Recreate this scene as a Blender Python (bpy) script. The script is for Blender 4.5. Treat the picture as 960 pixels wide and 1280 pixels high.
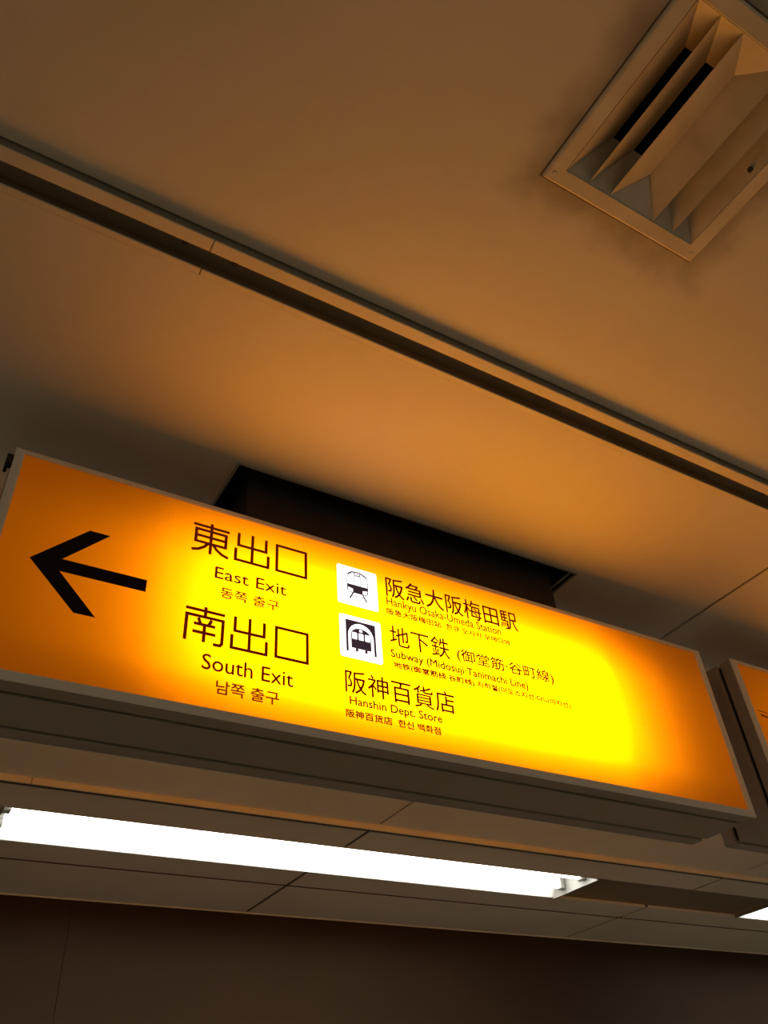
import bpy, bmesh, math, random
from mathutils import Matrix, Vector
random.seed(4)
S = bpy.context.scene
COL = S.collection
for o in list(bpy.data.objects):
    bpy.data.objects.remove(o)

EYE = 1.55          # height of the lens above the floor; every z below is given relative to it

# ------------------------------------------------------------------ camera
ROWS = ((0.8609819, -0.5046867, -0.0632575),
        (0.2807897, 0.5753096, -0.7682291),
        (0.4241077, 0.6436693, 0.6370420))
cd = bpy.data.cameras.new('camera')
cam = bpy.data.objects.new('camera', cd)
COL.objects.link(cam)
r, d, f = (Vector(v) for v in ROWS)
M = Matrix((r, -d, -f)).transposed().to_4x4()
M.translation = (0, 0, EYE)
cam.matrix_world = M
cd.sensor_fit = 'VERTICAL'
cd.sensor_height = 36
cd.lens = 36 * 1026.77 / 1280
cd.clip_start = 0.02
S.camera = cam

# ------------------------------------------------------------------ world and exposure
w = bpy.data.worlds.new('world')
S.world = w
w.use_nodes = True
bg = w.node_tree.nodes['Background']
bg.inputs[0].default_value = (0.150, 0.132, 0.092, 1)
bg.inputs[1].default_value = 1.22
S.view_settings.view_transform = 'Standard'
S.view_settings.look = 'None'
S.view_settings.gamma = 1
S.view_settings.use_curve_mapping = False
S.view_settings.exposure = 0.0
S.cycles.use_denoising = True
S.cycles.max_bounces = 6
SIGN_LIGHT = 1.0
TUBE_LIGHT = 10.5

# ------------------------------------------------------------------ materials
def new_mat(name):
    m = bpy.data.materials.new(name)
    m.use_nodes = True
    nt = m.node_tree
    return m, nt, nt.nodes['Principled BSDF']

def N(nt, t, **kw):
    n = nt.nodes.new(t)
    for k, v in kw.items():
        setattr(n, k, v)
    return n

def painted(name, col, rough=0.6, var=0.12, scale=3.0, metallic=0.0, bump=0.0, bscale=300, spec=0.4):
    m, nt, b = new_mat(name)
    tc = N(nt, 'ShaderNodeTexCoord')
    n1 = N(nt, 'ShaderNodeTexNoise')
    n1.inputs['Scale'].default_value = scale
    n1.inputs['Detail'].default_value = 6
    nt.links.new(tc.outputs['Object'], n1.inputs['Vector'])
    rp = N(nt, 'ShaderNodeValToRGB')
    rp.color_ramp.elements[0].position = 0.3
    rp.color_ramp.elements[1].position = 0.7
    rp.color_ramp.elements[0].color = tuple(c * (1 - var) for c in col) + (1,)
    rp.color_ramp.elements[1].color = tuple(min(1, c * (1 + var * .4)) for c in col) + (1,)
    nt.links.new(n1.outputs['Fac'], rp.inputs[0])
    nt.links.new(rp.outputs[0], b.inputs['Base Color'])
    b.inputs['Roughness'].default_value = rough
    b.inputs['Metallic'].default_value = metallic
    b.inputs['Specular IOR Level'].default_value = spec
    if bump:
        n2 = N(nt, 'ShaderNodeTexNoise')
        n2.inputs['Scale'].default_value = bscale
        nt.links.new(tc.outputs['Object'], n2.inputs['Vector'])
        bp = N(nt, 'ShaderNodeBump')
        bp.inputs['Strength'].default_value = bump
        bp.inputs['Distance'].default_value = 0.001
        nt.links.new(n2.outputs['Fac'], bp.inputs['Height'])
        nt.links.new(bp.outputs[0], b.inputs['Normal'])
    return m, nt, b, rp

PAINT = (0.80, 0.74, 0.66)
m_ceil = painted('ceiling_paint', PAINT, 0.55, 0.07, 2.2, bump=0.15, spec=0.3)[0]
m_trim = painted('trim_paint', (0.80, 0.72, 0.60), 0.5, 0.10, 9)[0]
m_back = painted('joint_shadow', (0.10, 0.085, 0.07), 0.9, 0.1)[0]
m_groove = painted('channel_paint_shaded', (0.24, 0.215, 0.175), 0.8, 0.15, 8)[0]  # darkened colour: shade of the channel and the core sides is painted in
m_silver = painted('anodised_aluminium', (0.86, 0.84, 0.82), 0.42, 0.04, 20, metallic=0.0)[0]
m_house = painted('taupe_coated_steel', (0.39, 0.345, 0.30), 0.5, 0.06, 6)[0]
m_gasket = painted('black_gasket', (0.02, 0.018, 0.015), 0.8, 0.1)[0]
m_mount = painted('dark_steel', (0.04, 0.028, 0.02), 0.7, 0.2, 10)[0]
m_wall = painted('brown_wall_panel', (0.056, 0.032, 0.017), 0.7, 0.12, 1.4, spec=0.12)[0]
m_floor = painted('floor_terrazzo', (0.60, 0.585, 0.47), 0.35, 0.25, 40)[0]
m_vent = painted('vent_enamel', (0.74, 0.67, 0.56), 0.45, 0.18, 14)[0]
m_blade = painted('louvre_enamel', (0.64, 0.56, 0.44), 0.5, 0.18, 18)[0]
m_duct = painted('black_lining', (0.012, 0.011, 0.010), 0.9, 0.1)[0]  # even near-black, used inside the vent duct and the sign recess
m_screw = painted('dark_screw', (0.07, 0.045, 0.03), 0.5, 0.1, metallic=0.5)[0]
m_white = painted('white_reflector', (0.85, 0.86, 0.84), 0.3, 0.03)[0]
m_lampbody = painted('lamp_rim', (0.72, 0.70, 0.64), 0.4, 0.05)[0]
m_socket = painted('lamp_socket', (0.30, 0.29, 0.26), 0.4, 0.05)[0]
m_blank = painted('blank_cover', (0.26, 0.20, 0.15), 0.6, 0.08)[0]  # darker than the ceiling paint: shade of the sunk slot put into the colour

# ceiling sheet round the vent: the same paint with soot drifting out of the vent and a gap shadow painted round its flange
def soot_and_shade_paint():
    m, nt, b, rp = painted('sooty_shaded_ceiling_paint', PAINT, 0.55, 0.10, 1.6, bump=0.15, spec=0.3)
    tc = N(nt, 'ShaderNodeTexCoord')
    mp = N(nt, 'ShaderNodeVectorMath', operation='SUBTRACT')
    mp.inputs[1].default_value = (0.6510, 0.198, 0)
    nt.links.new(tc.outputs['Object'], mp.inputs[0])
    ab = N(nt, 'ShaderNodeVectorMath', operation='ABSOLUTE')
    nt.links.new(mp.outputs[0], ab.inputs[0])
    sp = N(nt, 'ShaderNodeSeparateXYZ')
    nt.links.new(ab.outputs[0], sp.inputs[0])
    mx = N(nt, 'ShaderNodeMath', operation='MAXIMUM')
    nt.links.new(sp.outputs[0], mx.inputs[0])
    nt.links.new(sp.outputs[1], mx.inputs[1])
    no = N(nt, 'ShaderNodeTexNoise')
    no.inputs['Scale'].default_value = 13
    no.inputs['Detail'].default_value = 5
    nt.links.new(tc.outputs['Object'], no.inputs['Vector'])
    ma = N(nt, 'ShaderNodeMath', operation='MULTIPLY_ADD')
    nt.links.new(no.outputs['Fac'], ma.inputs[0])
    ma.inputs[1].default_value = -0.10
    nt.links.new(mx.outputs[0], ma.inputs[2])
    mr = N(nt, 'ShaderNodeMapRange', interpolation_type='SMOOTHSTEP')
    nt.links.new(ma.outputs[0], mr.inputs[0])
    mr.inputs[1].default_value = 0.072
    mr.inputs[2].default_value = 0.155
    mr.inputs[3].default_value = 0.62
    mr.inputs[4].default_value = 0.0
    mix = N(nt, 'ShaderNodeMixRGB')
    nt.links.new(mr.outputs[0], mix.inputs[0])
    nt.links.new(rp.outputs[0], mix.inputs[1])
    mix.inputs[2].default_value = (0.16, 0.12, 0.085, 1)
    edge = N(nt, 'ShaderNodeMapRange')  # dark line round the flange: the shadow of its gap, painted in
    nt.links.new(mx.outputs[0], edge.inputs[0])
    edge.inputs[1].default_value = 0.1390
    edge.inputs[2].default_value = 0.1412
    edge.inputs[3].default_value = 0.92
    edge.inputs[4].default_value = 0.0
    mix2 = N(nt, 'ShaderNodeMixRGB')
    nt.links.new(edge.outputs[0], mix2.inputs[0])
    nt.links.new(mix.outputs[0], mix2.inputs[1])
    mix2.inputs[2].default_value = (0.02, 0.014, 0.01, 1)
    nt.links.new(mix2.outputs[0], b.inputs['Base Color'])
    return m
m_soot_shade = soot_and_shade_paint()

def emit_mat(name, col, strength):
    m, nt, b = new_mat(name)
    b.inputs['Base Color'].default_value = (0.8, 0.8, 0.8, 1)
    b.inputs['Emission Color'].default_value = tuple(col) + (1,)
    b.inputs['Emission Strength'].default_value = strength
    return m
m_tube = emit_mat('glowing_tube', (1.0, 0.98, 0.93), TUBE_LIGHT)
m_tile = emit_mat('backlit_white_film', (1.0, 0.97, 0.96), 1.6)

def ink(name, base, em):
    m, nt, b = new_mat(name)
    b.inputs['Base Color'].default_value = tuple(base) + (1,)
    b.inputs['Roughness'].default_value = 0.6
    b.inputs['Specular IOR Level'].default_value = 0.05
    b.inputs['Emission Color'].default_value = tuple(em) + (1,)  # weak glow in the ink stands in for backlight and glare coming through
    b.inputs['Emission Strength'].default_value = 1
    return m
m_ink = ink('print_brown_glow', (0.02, 0.008, 0.004), (0.075, 0.006, 0.0))
m_ink2 = ink('print_small_brown_glow', (0.03, 0.01, 0.004), (0.16, 0.022, 0.0))
m_black = ink('print_black', (0.008, 0.006, 0.005), (0.001, 0.0003, 0))
m_picto = ink('print_charcoal', (0.02, 0.015, 0.02), (0.035, 0.02, 0.03))

SW, SH, SD = 1.449, 0.371, 0.180      # sign width, height, depth
FX0, FX1, FZ0, FZ1 = 0.013, 1.426, 0.011, 0.359
# backlit amber acrylic: tubes behind the sheet stop short of its ends, so the glow falls off there
def amber(name, peak):
    m, nt, b = new_mat(name)
    tc = N(nt, 'ShaderNodeTexCoord')
    sp = N(nt, 'ShaderNodeSeparateXYZ')
    nt.links.new(tc.outputs['Object'], sp.inputs[0])
    def ramp(sock, lo, hi, pts):
        mr = N(nt, 'ShaderNodeMapRange')
        nt.links.new(sp.outputs[sock], mr.inputs[0])
        mr.inputs[1].default_value = lo
        mr.inputs[2].default_value = hi
        c = N(nt, 'ShaderNodeFloatCurve')
        cv = c.mapping.curves[0]
        for i, (x, y) in enumerate(pts):
            if i == 0: cv.points[0].location = (x, y)
            elif i == len(pts) - 1: cv.points[-1].location = (x, y)
            else: cv.points.new(x, y)
        c.mapping.update()
        nt.links.new(mr.outputs[0], c.inputs['Value'])
        return c
    u = ramp('X', FX0, FX1, U_PTS)
    v = ramp('Z', FZ0, FZ1, V_PTS)
    mu = N(nt, 'ShaderNodeMath', operation='MULTIPLY')
    nt.links.new(u.outputs[0], mu.inputs[0])
    nt.links.new(v.outputs[0], mu.inputs[1])
    m2 = N(nt, 'ShaderNodeMath', operation='MULTIPLY_ADD')
    nt.links.new(mu.outputs[0], m2.inputs[0])
    m2.inputs[1].default_value = peak
    m2.inputs[2].default_value = 0.165
    nt.links.new(m2.outputs[0], b.inputs['Emission Strength'])
    # where the tubes shine through hardest the amber turns yellower
    cr = N(nt, 'ShaderNodeMapRange')
    nt.links.new(mu.outputs[0], cr.inputs[0])
    cr.inputs[2].default_value = 0.75
    mc = N(nt, 'ShaderNodeMixRGB')
    nt.links.new(cr.outputs[0], mc.inputs[0])
    mc.inputs[1].default_value = (1.0, 0.210, 0.0, 1)
    mc.inputs[2].default_value = (1.0, 0.345, 0.0, 1)
    nt.links.new(mc.outputs[0], b.inputs['Emission Color'])
    b.inputs['Base Color'].default_value = (0.35, 0.09, 0.002, 1)
    b.inputs['Specular IOR Level'].default_value = 0.25
    b.inputs['Roughness'].default_value = 0.35
    return m
U_PTS = [(0, .02), (.05, .04), (.11, .10), (.17, .36), (.22, .66), (.33, .96), (.55, 1.0), (.74, .86), (.82, .44), (.89, .16), (.95, .05), (1, .025)]
V_PTS = [(0, .20), (.08, .40), (.22, .84), (.42, 1.0), (.62, .95), (.78, .66), (.9, .34), (1, .15)]
m_amber = amber('amber_acrylic', 5.7 * SIGN_LIGHT)
m_amber_dim = amber('amber_acrylic_rear', 3.6 * SIGN_LIGHT)

# ------------------------------------------------------------------ mesh helpers
def link(name, bm, mat, parent=None, smooth=False):
    me = bpy.data.meshes.new(name)
    bmesh.ops.recalc_face_normals(bm, faces=bm.faces)
    bm.to_mesh(me)
    bm.free()
    me.materials.append(mat)
    if smooth:
        for p in me.polygons: p.use_smooth = True
    o = bpy.data.objects.new(name, me)
    COL.objects.link(o)
    if parent is not None:
        o.parent = parent
    return o

def add_box(bm, x0, x1, y0, y1, z0, z1, bev=0.0):
    g = bmesh.ops.create_cube(bm, size=1.0)
    vs = g['verts']
    for v in vs:
        v.co = Vector(((x0 + x1) / 2 + v.co.x * (x1 - x0), (y0 + y1) / 2 + v.co.y * (y1 - y0), (z0 + z1) / 2 + v.co.z * (z1 - z0)))
    if bev:
        es = list({e for v in vs for e in v.link_edges})
        bmesh.ops.bevel(bm, geom=es, offset=bev, segments=1, affect='EDGES')
    return bm

def box(name, x0, x1, y0, y1, z0, z1, mat, parent=None, bev=0.0):
    bm = bmesh.new()
    add_box(bm, x0, x1, y0, y1, z0, z1, bev)
    return link(name, bm, mat, parent)

def add_cyl(bm, c, r, h, axis='Z', seg=20):
    g = bmesh.ops.create_cone(bm, cap_ends=True, segments=seg, radius1=r, radius2=r, depth=h)
    R = {'Z': Matrix.Identity(3), 'X': Matrix.Rotation(math.pi / 2, 3, 'Y'), 'Y': Matrix.Rotation(math.pi / 2, 3, 'X')}[axis]
    for v in g['verts']:
        v.co = R @ v.co + Vector(c)

def empty(name, loc):
    o = bpy.data.objects.new(name, None)
    o.empty_display_size = 0.05
    COL.objects.link(o)
    o.location = loc
    return o

def tag(o, label, cat, group=None):
    o['label'] = label
    o['category'] = cat
    if group: o['group'] = group

def struct(name):
    o = empty(name, (0, 0, EYE))
    o['kind'] = 'structure'
    return o

def poly(bm, pts, y, th=0.0004):
    """flat polygon in the x-z plane with a tiny thickness, front towards -y"""
    f = [bm.verts.new((p[0], y - th, p[1])) for p in pts]
    k = [bm.verts.new((p[0], y, p[1])) for p in pts]
    bm.faces.new(f)
    n = len(pts)
    for i in range(n):
        bm.faces.new((f[i], f[(i + 1) % n], k[(i + 1) % n], k[i]))

def stroke(bm, pts, wd, y, closed=False):
    """polyline of constant width with mitred corners"""
    P = [Vector(p) for p in pts]
    n = len(P)
    L, R_ = [], []
    for i in range(n):
        a = P[i - 1] if (i > 0 or closed) else None
        c = P[(i + 1) % n] if (i < n - 1 or closed) else None
        d1 = (P[i] - a).normalized() if a is not None else (c - P[i]).normalized()
        d2 = (c - P[i]).normalized() if c is not None else d1
        n1 = Vector((-d1.y, d1.x)); n2 = Vector((-d2.y, d2.x))
        m_ = (n1 + n2).normalized()
        k = wd / 2 / max(0.35, m_.dot(n1))
        L.append(P[i] + m_ * k); R_.append(P[i] - m_ * k)
    lf = [bm.verts.new((p.x, y, p.y)) for p in L]
    rf = [bm.verts.new((p.x, y, p.y)) for p in R_]
    for i in range(n if closed else n - 1):
        j = (i + 1) % n
        bm.faces.new((lf[i], lf[j], rf[j], rf[i]))

# ------------------------------------------------------------------ setting
floor = struct('floor')
box('floor_slab', -7, 10, -6, 3.70, -EYE - 0.1, -EYE, m_floor, floor)

wall = struct('wall_back')
xs = [-7, -3.9, 0.772, 5.45, 10]
for i in range(len(xs) - 1):
    box('wall_panel', xs[i] + .0006, xs[i + 1] - .0006, 3.702, 3.72, -EYE, 1.02, m_wall, wall, 0.001)
box('wall_core', -7, 10, 3.718, 3.76, -EYE, 1.05, m_back, wall)

ceil = struct('ceiling')
box('backing_board', -7, 10, 0.69, 0.995, 1.0131, 1.03, m_back, ceil)
bm = bmesh.new()
add_box(bm, -7, .33, .995, 1.19, 1.0131, 1.03); add_box(bm, 1.18, 10, .995, 1.19, 1.0131, 1.03)
add_box(bm, -7, 10, 1.19, 2.74, 1.0131, 1.03); add_box(bm, -7, 10, 3.10, 3.72, 1.0131, 1.03)
link('backing_board', bm, m_back, ceil)
JX = [1.525 + 1.855 * k for k in range(-4, 5)]
G = 0.0048
HX0, HX1, HY0, HY1 = 0.370, 1.142, 1.007, 1.173      # opening over the sign
for i in range(len(JX) - 1):
    a, b_ = JX[i] + G, JX[i + 1] - G
    if a < .5 < b_:
        bm = bmesh.new()
        for q in ((a, b_, .6775, HY0), (a, b_, HY1, 2.512), (a, HX0, HY0, HY1), (HX1, b_, HY0, HY1)):
            add_box(bm, *q, 1.0, 1.013)
        link('ceiling_panel', bm, m_ceil, ceil)
    else:
        box('ceiling_panel', a, b_, .6775, 2.512, 1.0, 1.013, m_ceil, ceil, .0012)
    box('ceiling_panel', a + .003, b_ - .003, 2.588, 2.768, 1.0, 1.013, m_ceil, ceil, .0012)
    box('ceiling_panel', a + .003, b_ - .003, 3.074, 3.263, 1.0, 1.013, m_ceil, ceil, .0012)
    box('ceiling_panel', a + .003, b_ - .003, 3.284, 3.692, 1.0, 1.013, m_ceil, ceil, .0012)
for (y0, y1, z0) in ((.678, .995, 1.004), (1.19, 2.512, 1.004), (2.5885, 2.768, 1.003), (3.074, 3.692, 1.003)):
    for x in JX[1:-1]:
        box('joint_strip', x - .0085, x + .0085, y0, y1, z0, z0 + .0095, m_back, ceil) if y0 > 2 else box('joint_strip', x - G - .0002, x + G + .0002, y0, y1, z0, z0 + .0095, m_back, ceil)
box('joint_strip', -7, 10, 2.5225, 2.5860, 1.0010, 1.0028, m_back, ceil)
box('joint_strip', -7, 10, 3.261, 3.286, 1.0015, 1.013, m_back, ceil)
# dark lined opening above the sign, with its thin folded rim
bm = bmesh.new()
add_box(bm, HX0 - .01, HX0, HY0, HY1, 1.013, 1.12); add_box(bm, HX1, HX1 + .01, HY0, HY1, 1.013, 1.12)
add_box(bm, HX0 - .01, HX1 + .01, HY0 - .01, HY0, 1.013, 1.12); add_box(bm, HX0 - .01, HX1 + .01, HY1, HY1 + .01, 1.013, 1.12)
add_box(bm, HX0 - .01, HX1 + .01, HY0 - .01, HY1 + .01, 1.12, 1.13)
link('recess_box', bm, m_duct, ceil)
bm = bmesh.new()
add_box(bm, HX0 - .004, HX1 + .004, HY0 - .004, HY0, .9965, 1.006); add_box(bm, HX0 - .004, HX1 + .004, HY1, HY1 + .004, .9965, 1.006)
add_box(bm, HX0 - .004, HX0, HY0, HY1, .9965, 1.006); add_box(bm, HX1, HX1 + .004, HY0, HY1, .9965, 1.006)
link('recess_rim', bm, m_house, ceil)
# vent-side ceiling sheet, two centimetres higher, with the vent opening left out
ZV = 1.0180
VX, VY = 0.6510, 0.1980
bm = bmesh.new()
hx0, hx1, hy0, hy1 = VX - .1235, VX + .1235, VY - .1235, VY + .1235
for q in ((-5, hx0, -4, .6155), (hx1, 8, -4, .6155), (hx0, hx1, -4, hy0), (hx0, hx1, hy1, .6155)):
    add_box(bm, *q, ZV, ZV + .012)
link('ceiling_sheet', bm, m_soot_shade, ceil)
# slot between the fluorescent lamps
for (x0, x1) in ((-7, .315), (2.792, 4.012), (6.49, 10)):
    box('blank_cover', x0, x1, 2.768, 3.074, 1.022, 1.030, m_blank, ceil)
bm = bmesh.new()
for (x0, x1) in ((-7, .315), (2.792, 4.012), (6.49, 10)):
    add_box(bm, x0, x1, 2.762, 2.768, 1.012, 1.03); add_box(bm, x0, x1, 3.074, 3.08, 1.012, 1.03)
link('slot_side', bm, m_blank, ceil)

# trims: the bright strip, the sunk channel with its screws, and the lip of the panels
XJ = [-3.47, -1.65, 0.1705, 1.99, 3.81, 5.63]
t1 = struct('trim_1')
for i in range(len(XJ) - 1):
    box('strip_length', XJ[i] + .0008, XJ[i + 1] - .0008, .617, .6362, 1.0, 1.0028, m_trim, t1, .0005)
box('strip_shade_core', -3.4, 5.6, .6190, .6355, 1.0029, 1.03, m_groove, t1)  # dark side face stands in for shade beside the strip
t2 = struct('trim_2')
box('channel', -4, 6, .6345, .690, 1.0195, 1.0285, m_groove, t2)
for x in (-1.48, 0.1362 * 1.01, 0.2068 * 1.01, 0.7647 * 1.01, 1.32, 1.93, 2.08):
    bm = bmesh.new()
    add_cyl(bm, (x, .6425, 1.0110), .0050, .005, 'Z', 16)
    add_cyl(bm, (x, .6425, 1.0165), .0024, .006, 'Z', 8)
    link('screw', bm, m_gasket, t2)
t3 = struct('trim_3')
for i in range(len(XJ) - 1):
    box('lip_length', XJ[i] + .0008, XJ[i + 1] - .0008, .6665, .6768, .9990, 1.0020, m_trim, t3, .0005)
box('lip_shade_core', -3.4, 5.6, .6690, .6760, 1.0021, 1.0194, m_groove, t3)  # dark side face stands in for shade under the lip
t4 = struct('trim_4')
for (x0, x1) in ((-7, -1.50), (-1.50, .352), (.352, 2.205), (2.205, 4.06), (4.06, 10)):
    box('riser_length', x0 + .001, x1 - .001, 2.514, 2.521, .9815, 1.0128, m_trim, t4, .0008)
t5 = struct('trim_5')
box('edge_strip', -7, 10, 3.692, 3.699, .9955, 1.013, m_trim, t5, .0008)

# ------------------------------------------------------------------ ceiling vent
vent = empty('ceiling_vent', (VX, VY, EYE + ZV))
tag(vent, 'square sooty metal air vent with slanted louvres set in the plain ceiling', 'air vent')
o_, i_, zb = 0.1382, 0.1155, -0.0065
bm = bmesh.new()
def ring(h, z): return [bm.verts.new((sx * h, sy * h, z)) for sx, sy in ((-1, -1), (1, -1), (1, 1), (-1, 1))]
rings = [ring(o_, 0.0), ring(o_ - .0008, -.0045), ring(o_ - .003, zb), ring(i_ + .001, zb), ring(i_, zb + .001), ring(i_, .03)]
for a, b_ in zip(rings, rings[1:]):
    for k in range(4):
        bm.faces.new((a[k], a[(k + 1) % 4], b_[(k + 1) % 4], b_[k]))
link('flange', bm, m_vent, vent)
H_ = 0.0174 + .0065
LX = [-.1145, -.0780, -.0405, .0405, .0780, .1145]
def blade(name, xl, xh, zl, zh, y0, y1, yh0, yh1, thick=.0012):
    bm = bmesh.new()
    a = [bm.verts.new(p) for p in ((xl, y0, zl), (xl, y1, zl), (xh, yh1, zh), (xh, yh0, zh))]
    fc = bm.faces.new(a)
    g = bmesh.ops.extrude_face_region(bm, geom=[fc])
    for v in g['geom']:
        if isinstance(v, bmesh.types.BMVert): v.co.z += thick
    return link(name, bm, m_blade, vent)
Y = .1150
sl = .0226
z0_, z1_ = zb + .001, zb + .001 + .0195
DP = 2.25
z2_ = z0_ + .0195 * DP
blade('louvre', LX[0], LX[0] + .0215 * DP, z0_, z2_, -Y, Y, -Y + sl * DP, Y - sl * DP)
blade('louvre', LX[1], LX[1] + .0215 * DP, z0_, z2_, -Y, Y, -Y + sl * DP, Y - sl * DP)
blade('louvre', LX[2], -.0002, z0_, z1_, -Y, Y, -Y + .040, Y - .043)
blade('louvre', LX[3], .0002, z0_, z1_, -Y, Y, -Y + .040, Y - .043)
blade('louvre', LX[4], LX[4] - .0215 * DP, z0_, z2_, -Y, Y, -Y + sl * DP, Y - sl * DP)
blade('louvre', LX[5], LX[5] - .0215 * DP, z0_, z2_, -Y, Y, -Y + sl * DP, Y - sl * DP)
for s in (-1, 1):                      # slanted end plates closing every channel
    for k in range(5):
        bm = bmesh.new()
        x0, x1 = LX[k], LX[k + 1]
        if k == 2:
            pts = [(x0, s * Y, z0_), (x1, s * Y, z0_), (0, s * (Y - .0415), z1_)]
        else:
            dx = .022 if k < 2 else -.022
            dx = (.0215 if k < 2 else -.0215) * DP
            pts = [(x0, s * Y, z0_), (x1, s * Y, z0_), (x1 + dx, s * (Y - sl * DP), z2_), (x0 + dx, s * (Y - sl * DP), z2_)]
        fc = bm.faces.new([bm.verts.new(p) for p in pts])
        g = bmesh.ops.extrude_face_region(bm, geom=[fc])
        for v in g['geom']:
            if isinstance(v, bmesh.types.BMVert): v.co.z += .0011
        link('end_plate', bm, m_vent, vent)
bm = bmesh.new()
add_box(bm, -.1225, -.1165, -.12, .12, .0, .14); add_box(bm, .1165, .1225, -.12, .12, .0, .14)
add_box(bm, -.1165, .1165, -.1225, -.1165, .0, .14); add_box(bm, -.1165, .1165, .1165, .1225, .0, .14)
add_box(bm, -.1225, .1225, -.1225, .1225, .14, .146)
link('duct', bm, m_duct, vent)
for (x, y) in ((-.127, .127), (.127, .127), (-.127, -.127), (.127, -.127)):
    bm = bmesh.new()
    add_cyl(bm, (x, y, zb - .0004), .0034, .0016, 'Z', 16)
    add_box(bm, x - .0022, x + .0022, y - .0004, y + .0004, zb - .0014, zb - .001)
    link('screw', bm, m_vent, vent)
bm = bmesh.new()
add_cyl(bm, (LX[5] - .0080, -.002, z0_ + .0060), .0036, .0030, 'Z', 16)
link('bolt', bm, m_screw, vent)

# ------------------------------------------------------------------ lettering
FONT_TMP = bpy.data.curves.new('lettering', 'FONT')
FONT_OBJ = bpy.data.objects.new('lettering_source', FONT_TMP)
COL.objects.link(FONT_OBJ)
def glyphs(text, x0, x1, z0, z1, off=-0.008, spacing=1.0):
    c = FONT_TMP
    c.body = text; c.size = 1.0; c.offset = off; c.resolution_u = 3; c.space_character = spacing
    bpy.context.view_layer.update()
    dg = bpy.context.evaluated_depsgraph_get()
    me = bpy.data.meshes.new_from_object(FONT_OBJ.evaluated_get(dg))
    X = [v.co.x for v in me.vertices]; Yv = [v.co.y for v in me.vertices]
    ax, bx, ay, by = min(X), max(X), min(Yv), max(Yv)
    for v in me.vertices:
        v.co = ((v.co.x - ax) / (bx - ax) * (x1 - x0) + x0, 0.0, (v.co.y - ay) / (by - ay) * (z1 - z0) + z0)
    return me

OX, OY, OZ = 0.021, 1.0, 0.515       # sign origin: its lower left front corner
YF = 0.0028                           # front surface of the acrylic
def lettering(text, x0, x1, z0, z1, mat, parent, off=-0.008, fat=0.0):
    """one printed line; fat thickens the strokes by laying shifted copies of the glyph faces together"""
    me = glyphs(text, x0 - OX + fat, x1 - OX - fat, z0 - OZ + fat, z1 - OZ - fat, off)
    for v in me.vertices: v.co.y = YF - .0006
    if fat:
        bm = bmesh.new()
        for k, (dx, dz) in enumerate(((0, 0), (-1, 0), (1, 0), (0, -1), (0, 1), (-.7, -.7), (.7, .7), (-.7, .7), (.7, -.7))):
            n0 = len(bm.verts)
            bm.from_mesh(me)
            bm.verts.ensure_lookup_table()
            for v in bm.verts[n0:]:
                v.co.x += dx * fat; v.co.z += dz * fat; v.co.y -= .00002 * k
        bm.to_mesh(me); bm.free()
    me.materials.clear(); me.materials.append(mat)
    o = bpy.data.objects.new('lettering', me)
    COL.objects.link(o); o.parent = parent
    return o

GL = {
 'east': [([(.0, .87), (1, .87)], 0), ([(.5, 1), (.5, 0)], 0), ([(.09, .73), (.91, .73), (.91, .33), (.09, .33)], 1), ([(.09, .53), (.91, .53)], 0),
          ([(.44, .33), (.33, .19), (.18, .08), (0, .03)], 0), ([(.56, .33), (.67, .19), (.82, .08), (1, .02)], 0)],
 'out': [([(.5, 1), (.5, .03)], 0), ([(.1, .97), (.1, .54), (.9, .54), (.9, .97)], 0), ([(.03, .42), (.03, .03), (.97, .03), (.97, .42)], 0)],
 'mouth': [([(.03, .03), (.03, .97), (.97, .97), (.97, .03)], 1)],
 'south': [([(.0, .88), (1, .88)], 0), ([(.5, 1), (.5, .72)], 0), ([(.04, 0), (.04, .71), (.96, .71), (.96, .08), (.91, .02), (.74, .02)], 0),
           ([(.33, .66), (.4, .5)], 0), ([(.67, .66), (.6, .5)], 0), ([(.23, .49), (.77, .49)], 0), ([(.21, .27), (.79, .27)], 0), ([(.5, .49), (.5, .02)], 0)],
}
def big_word(items, parent):
    bm = bmesh.new()
    n = 0
    for key, (x0, x1, z0, z1) in items:
        for pts, closed in GL[key]:
            q = [(x0 - OX + p[0] * (x1 - x0), z0 - OZ + p[1] * (z1 - z0)) for p in pts]
            stroke(bm, q, .0052, YF - .0006 - .00004 * n, bool(closed)); n += 1
    o = link('lettering', bm, m_ink, parent)
    return o

def rounded(x0, x1, z0, z1, r_, n=5):
    P = []
    for cx, cz, a0 in ((x1 - r_, z1 - r_, 0), (x0 + r_, z1 - r_, 90), (x0 + r_, z0 + r_, 180), (x1 - r_, z0 + r_, 270)):
        for k in range(n + 1):
            a = math.radians(a0 + 90 * k / n)
            P.append((cx + r_ * math.cos(a), cz + r_ * math.sin(a)))
    return P

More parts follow.
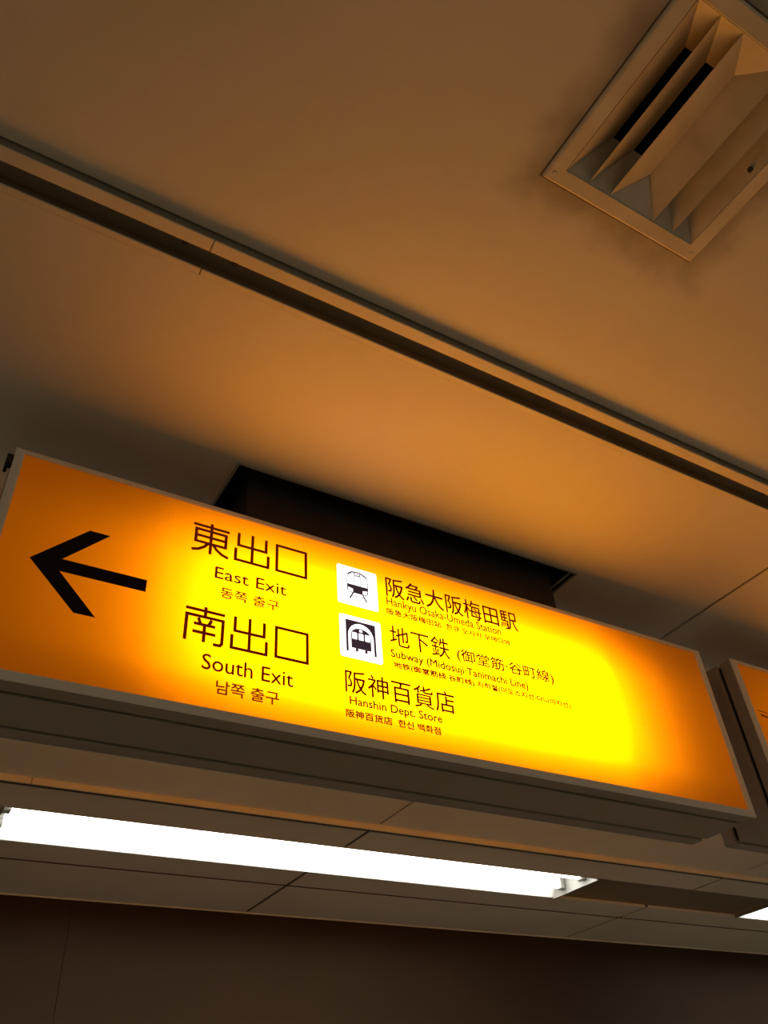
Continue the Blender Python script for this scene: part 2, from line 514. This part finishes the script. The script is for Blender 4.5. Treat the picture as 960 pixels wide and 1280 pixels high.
def make_sign(name, x0, zoff, label, main):
    root = empty(name, (x0, OY, EYE + OZ + zoff))
    tag(root, label, 'sign')
    front = box('front_cover', 0, SW, .0065, .0355, 0, SH, m_house, root, .0012)
    box('housing', 0, SW, .0450, .1350, 0, SH, m_house, root, .0012)
    box('rear_cover', 0, SW, .1445, .1735, 0, SH, m_house, root, .0012)
    box('gasket', .007, SW - .007, .012, .168, .007, SH - .007, m_gasket, root)
    def frame(y_out, y_in, y_back, nm):
        bm = bmesh.new()
        def rg(q, y): return [bm.verts.new(p) for p in ((q[0], y, q[2]), (q[1], y, q[2]), (q[1], y, q[3]), (q[0], y, q[3]))]
        d = .0100
        O = (0, SW, 0, SH); I = (FX0, FX1, FZ0, FZ1)
        O2 = (d, SW - d, d, SH - d)
        rr = [rg(O, y_back), rg(O, y_out), rg(O2, y_in), rg(I, y_in), rg(I, y_back)]
        for a, b_ in zip(rr, rr[1:]):
            for k in range(4):
                bm.faces.new((a[k], a[(k + 1) % 4], b_[(k + 1) % 4], b_[k]))
        for k in range(4):
            bm.faces.new((rr[4][k], rr[4][(k + 1) % 4], rr[0][(k + 1) % 4], rr[0][k]))
        return link(nm, bm, m_silver, root)
    frame(.0052, 0, .0066, 'front_frame')
    frame(SD - .0052, SD, SD - .0066, 'rear_frame')
    face = box('face_panel', FX0, FX1, YF, .0066, FZ0, FZ1, m_amber, root)
    box('rear_face_panel', FX0, FX1, SD - .0066, SD - YF, FZ0, FZ1, m_amber_dim, root)['label'] = 'glowing amber panel on the rear side'
    bm = bmesh.new()
    add_box(bm, -.009, 0, .004, .018, SH - .034, SH - .016, .001)
    add_box(bm, -.009, -.004, .018, .034, SH - .030, SH - .020, .001)
    if main: link('latch', bm, m_gasket, root)
    else: bm.free()
    # steel box that carries the sign in the ceiling opening
    box('mounting_box', .383, SW - .36, .052, .128, SH, (1.06 if main else .9995 - zoff) - OZ, m_mount, root, .001)
    for x in (.480, SW - .480):
        box('hanger', x - .012, x + .012, .075, .105, SH, 1.0 - OZ - zoff - .0005, m_mount, root, .001)
    if not main:
        bm = bmesh.new()
        stroke(bm, [(.033, .236), (.060, .233), (.09, .226)], .0045, YF - .0006)
        stroke(bm, [(.028, .246), (.060, .244)], .0020, YF - .0007)
        link('lettering', bm, m_ink, face)
        return root
    bm = bmesh.new()
    A = [(.0764, .6981), (.1465, .7687), (.1762, .7687), (.1200, .7080), (.2386, .7066), (.2386, .6866), (.1165, .6890), (.1775, .6277), (.1485, .6277)]
    A = [(.0764, .6981), (.1465, .7687), (.1762, .7687), (.1178, .7083), (.2386, .7083), (.2386, .6879), (.1178, .6879), (.1762, .6277), (.1470, .6277)]
    poly(bm, [(a - OX, c - OZ) for a, c in A][::-1], YF - .0003)
    link('arrow', bm, m_black, face)['label'] = 'black arrow pointing left'
    big_word([('east', (.2985, .3590, .7845, .8450)), ('out', (.3690, .4290, .7870, .8450)), ('mouth', (.4408, .4970, .7873, .8415))], face)
    big_word([('south', (.3000, .3610, .6255, .6870)), ('out', (.3715, .4305, .6270, .6850)), ('mouth', (.4429, .4990, .6285, .6830))], face)
    T = [('East Exit', .3395, .4610, .7434, .7652, m_ink, -.004), ('동쪽 출구', .3505, .4486, .7106, .7303, m_ink2, -.002),
         ('South Exit', .3311, .4741, .5845, .6098, m_ink, -.004), ('남쪽 출구', .3545, .4517, .5505, .5721, m_ink2, -.002),
         ('阪急大阪梅田駅', .6508, .9423, .7985, .8412, m_ink, -.001),
         ('Hankyu Osaka-Umeda Station', .6501, .8978, .7750, .7970, m_ink2, -.002),
         ('阪急大阪梅田站  한큐 오사카 우메다역', .6488, .9143, .7610, .7745, m_ink2, 0),
         ('地下鉄', .6511, .7727, .7000, .7411, m_ink, -.001), ('(御堂筋·谷町線)', .7875, 1.0060, .6998, .7290, m_ink, -.001),
         ('Subway (Midosuji·Tanimachi Line)', .6503, .9397, .6735, .6937, m_ink2, -.002),
         ('地铁(御堂筋线·谷町线) 지하철(미도스지선·다니마치선)', .6544, 1.0345, .6571, .6715, m_ink2, 0),
         ('阪神百貨店', .5624, .7695, .5965, .6367, m_ink, -.001), ('Hanshin Dept. Store', .5692, .7401, .5725, .5915, m_ink2, -.002),
         ('阪神百货店  한신 백화점', .5618, .7341, .5550, .5687, m_ink2, 0)]
    for t, x0_, x1_, z0q, z1q, mt, off in T:
        h = z1q - z0q
        lettering(t, x0_, x1_, z0q, z1q, mt, face, -.004, .00055 if h > .027 else .0004 if h > .0218 else .00062 if len(t) > 25 else .0005)
    # pictogram of a train seen from the front
    def tile(x0_, x1_, z0q, z1q):
        bm = bmesh.new()
        poly(bm, rounded(x0_ - OX, x1_ - OX, z0q - OZ, z1q - OZ, .004), YF - .0001, .0003)
        o = link('white_tile', bm, m_tile, face)
        return lambda u, v: (x0_ - OX + u * (x1_ - x0_), z0q - OZ + v * (z1q - z0q))
    yy = YF - .0007
    T1 = tile(.5545, .6330, .7600, .8390)
    bm = bmesh.new()
    def st(T_, pts, wd, closed=False, dy=0): stroke(bm, [T_(*p) for p in pts], wd * .079, yy - dy, closed)
    def fl(T_, pts, dy=0):
        bm.faces.new([bm.verts.new((T_(*p)[0], yy - dy, T_(*p)[1])) for p in pts])
    body = [(.26, .36), (.24, .56), (.25, .74), (.29, .81), (.38, .85), (.5, .865), (.62, .85), (.71, .81), (.75, .74), (.76, .56), (.74, .36)]
    st(T1, body, .016)
    st(T1, [(.26, .80), (.36, .875), (.5, .9), (.64, .875), (.74, .80)], .028)
    st(T1, [(.43, .87), (.43, .80), (.57, .80), (.57, .87)], .020)
    st(T1, [(.5, .87), (.5, .82)], .016)
    st(T1, [(.42, .78), (.42, .54)], .012); st(T1, [(.58, .78), (.58, .54)], .012)
    st(T1, [(.27, .74), (.42, .78), (.58, .78), (.73, .74)], .010)
    fl(T1, [(.24, .54), (.76, .54), (.765, .46), (.62, .43), (.62, .33), (.38, .33), (.38, .43), (.235, .46)], .0001)
    st(T1, [(.245, .47), (.25, .38), (.3, .34), (.39, .34)], .018)
    st(T1, [(.755, .47), (.75, .38), (.7, .34), (.61, .34)], .018)
    st(T1, [(.385, .34), (.29, .16)], .034); st(T1, [(.615, .34), (.71, .16)], .034)
    st(T1, [(.36, .255), (.64, .255)], .014)
    link('train_pictogram', bm, m_picto, face)
    T2 = tile(.5560, .6345, .6590, .7385)
    bm = bmesh.new()
    arch = [(.195, .14)] + [(.5 + .305 * math.cos(math.radians(a)), .53 + .31 * math.sin(math.radians(a))) for a in range(180, -1, -15)] + [(.805, .14)]
    outer = [(.145, .14)] + [(.145, .53)] + [(.145, .89)]
    # left half and right half of the dark tunnel surround
    k = len(arch) // 2
    fl(T2, [(.145, .14), (.145, .89), (.5, .89)] + arch[:k + 1][::-1])
    fl(T2, [(.5, .89), (.855, .89), (.855, .14)] + arch[k:][::-1])
    roof = [(.5 + .235 * math.cos(math.radians(a)), .56 + .165 * math.sin(math.radians(a))) for a in range(0, 181, 15)]
    fl(T2, roof[::-1] + [(.735, .60)][:0])
    fl(T2, [(.265, .56), (.265, .24), (.735, .24), (.735, .56)], .0001)
    fl(T2, [(.36, .24), (.36, .17), (.42, .17), (.42, .24)]); fl(T2, [(.58, .24), (.58, .17), (.64, .17), (.64, .24)])
    link('subway_pictogram', bm, m_picto, face)
    bm = bmesh.new()
    for u0, u1 in ((.285, .405), (.44, .56), (.595, .715)):
        fl(T2, rounded(u0, u1, .45, .61, .015, 3), .0003)
    fl(T2, rounded(.46, .54, .64, .70, .025, 3), .0003)
    link('pictogram_window', bm, m_tile, face)
    return root

make_sign('illuminated_sign', OX, 0.0, 'long amber backlit station sign with black left arrow and two exit names', True)
make_sign('illuminated_sign', 1.5735, 0.006, 'second amber backlit sign cut off at the right edge beyond the first', False)
bpy.data.objects.remove(FONT_OBJ)

# ------------------------------------------------------------------ fluorescent lamps
def make_lamp(x0, label):
    x1 = x0 + 2.463
    cy0, cy1 = 2.770, 3.072
    root = empty('fluorescent_lamp', ((x0 + x1) / 2, (cy0 + cy1) / 2, EYE + 1.0))
    tag(root, label, 'ceiling light', 'recessed fluorescent lamps in the ceiling slot')
    L = (x1 - x0) / 2
    W_ = (cy1 - cy0) / 2
    bm = bmesh.new()                                   # folded reflector: sloped sides, flat top
    sec = [(-W_, -.002), (-W_ + .002, .0), (-W_ + .045, .075), (W_ - .045, .075), (W_ - .002, .0), (W_, -.002)]
    ra = [bm.verts.new((-L, y, z)) for y, z in sec]; rb_ = [bm.verts.new((L, y, z)) for y, z in sec]
    for k in range(len(sec) - 1):
        bm.faces.new((ra[k], ra[k + 1], rb_[k + 1], rb_[k]))
    link('reflector', bm, m_white, root)
    bm = bmesh.new()
    add_box(bm, -L, L, -W_, W_, .077, .084)
    add_box(bm, -L, L, -W_ - .003, -W_ - .001, .0, .084); add_box(bm, -L, L, W_ + .001, W_ + .003, .0, .084)
    link('casing', bm, m_lampbody, root)
    for s in (-1, 1):
        bm = bmesh.new()
        xa, xb = sorted((s * L, s * (L - .003)))
        add_box(bm, xa, xb, -W_, W_, -.006, .077)
        xa, xb = sorted((s * (L + .006), s * (L - .004)))
        add_box(bm, xa, xb, -W_, W_, -.007, -.003)
        link('end_rim', bm, m_socket, root)
        for ty in (-.070, .070):
            bm = bmesh.new()
            xa, xb = sorted((s * (L - .010), s * (L - .034)))
            add_box(bm, xa, xb, ty - .018, ty + .018, .012, .075, .003)
            link('socket', bm, m_socket, root)
    for ty in (-.070, .070):
        bm = bmesh.new()
        add_cyl(bm, (0, ty, .036), .019, 2 * L - .072, 'X', 20)
        link('tube', bm, m_tube, root, True)
    bm = bmesh.new()
    add_box(bm, -L + .05, L - .05, -.035, .035, .050, .0745, .004)
    link('ballast_cover', bm, m_white, root)
make_lamp(0.322, 'long lit twin-tube fluorescent lamp recessed in the ceiling below the sign')
make_lamp(4.018, 'lit fluorescent lamp of which only a bright corner shows at right edge')
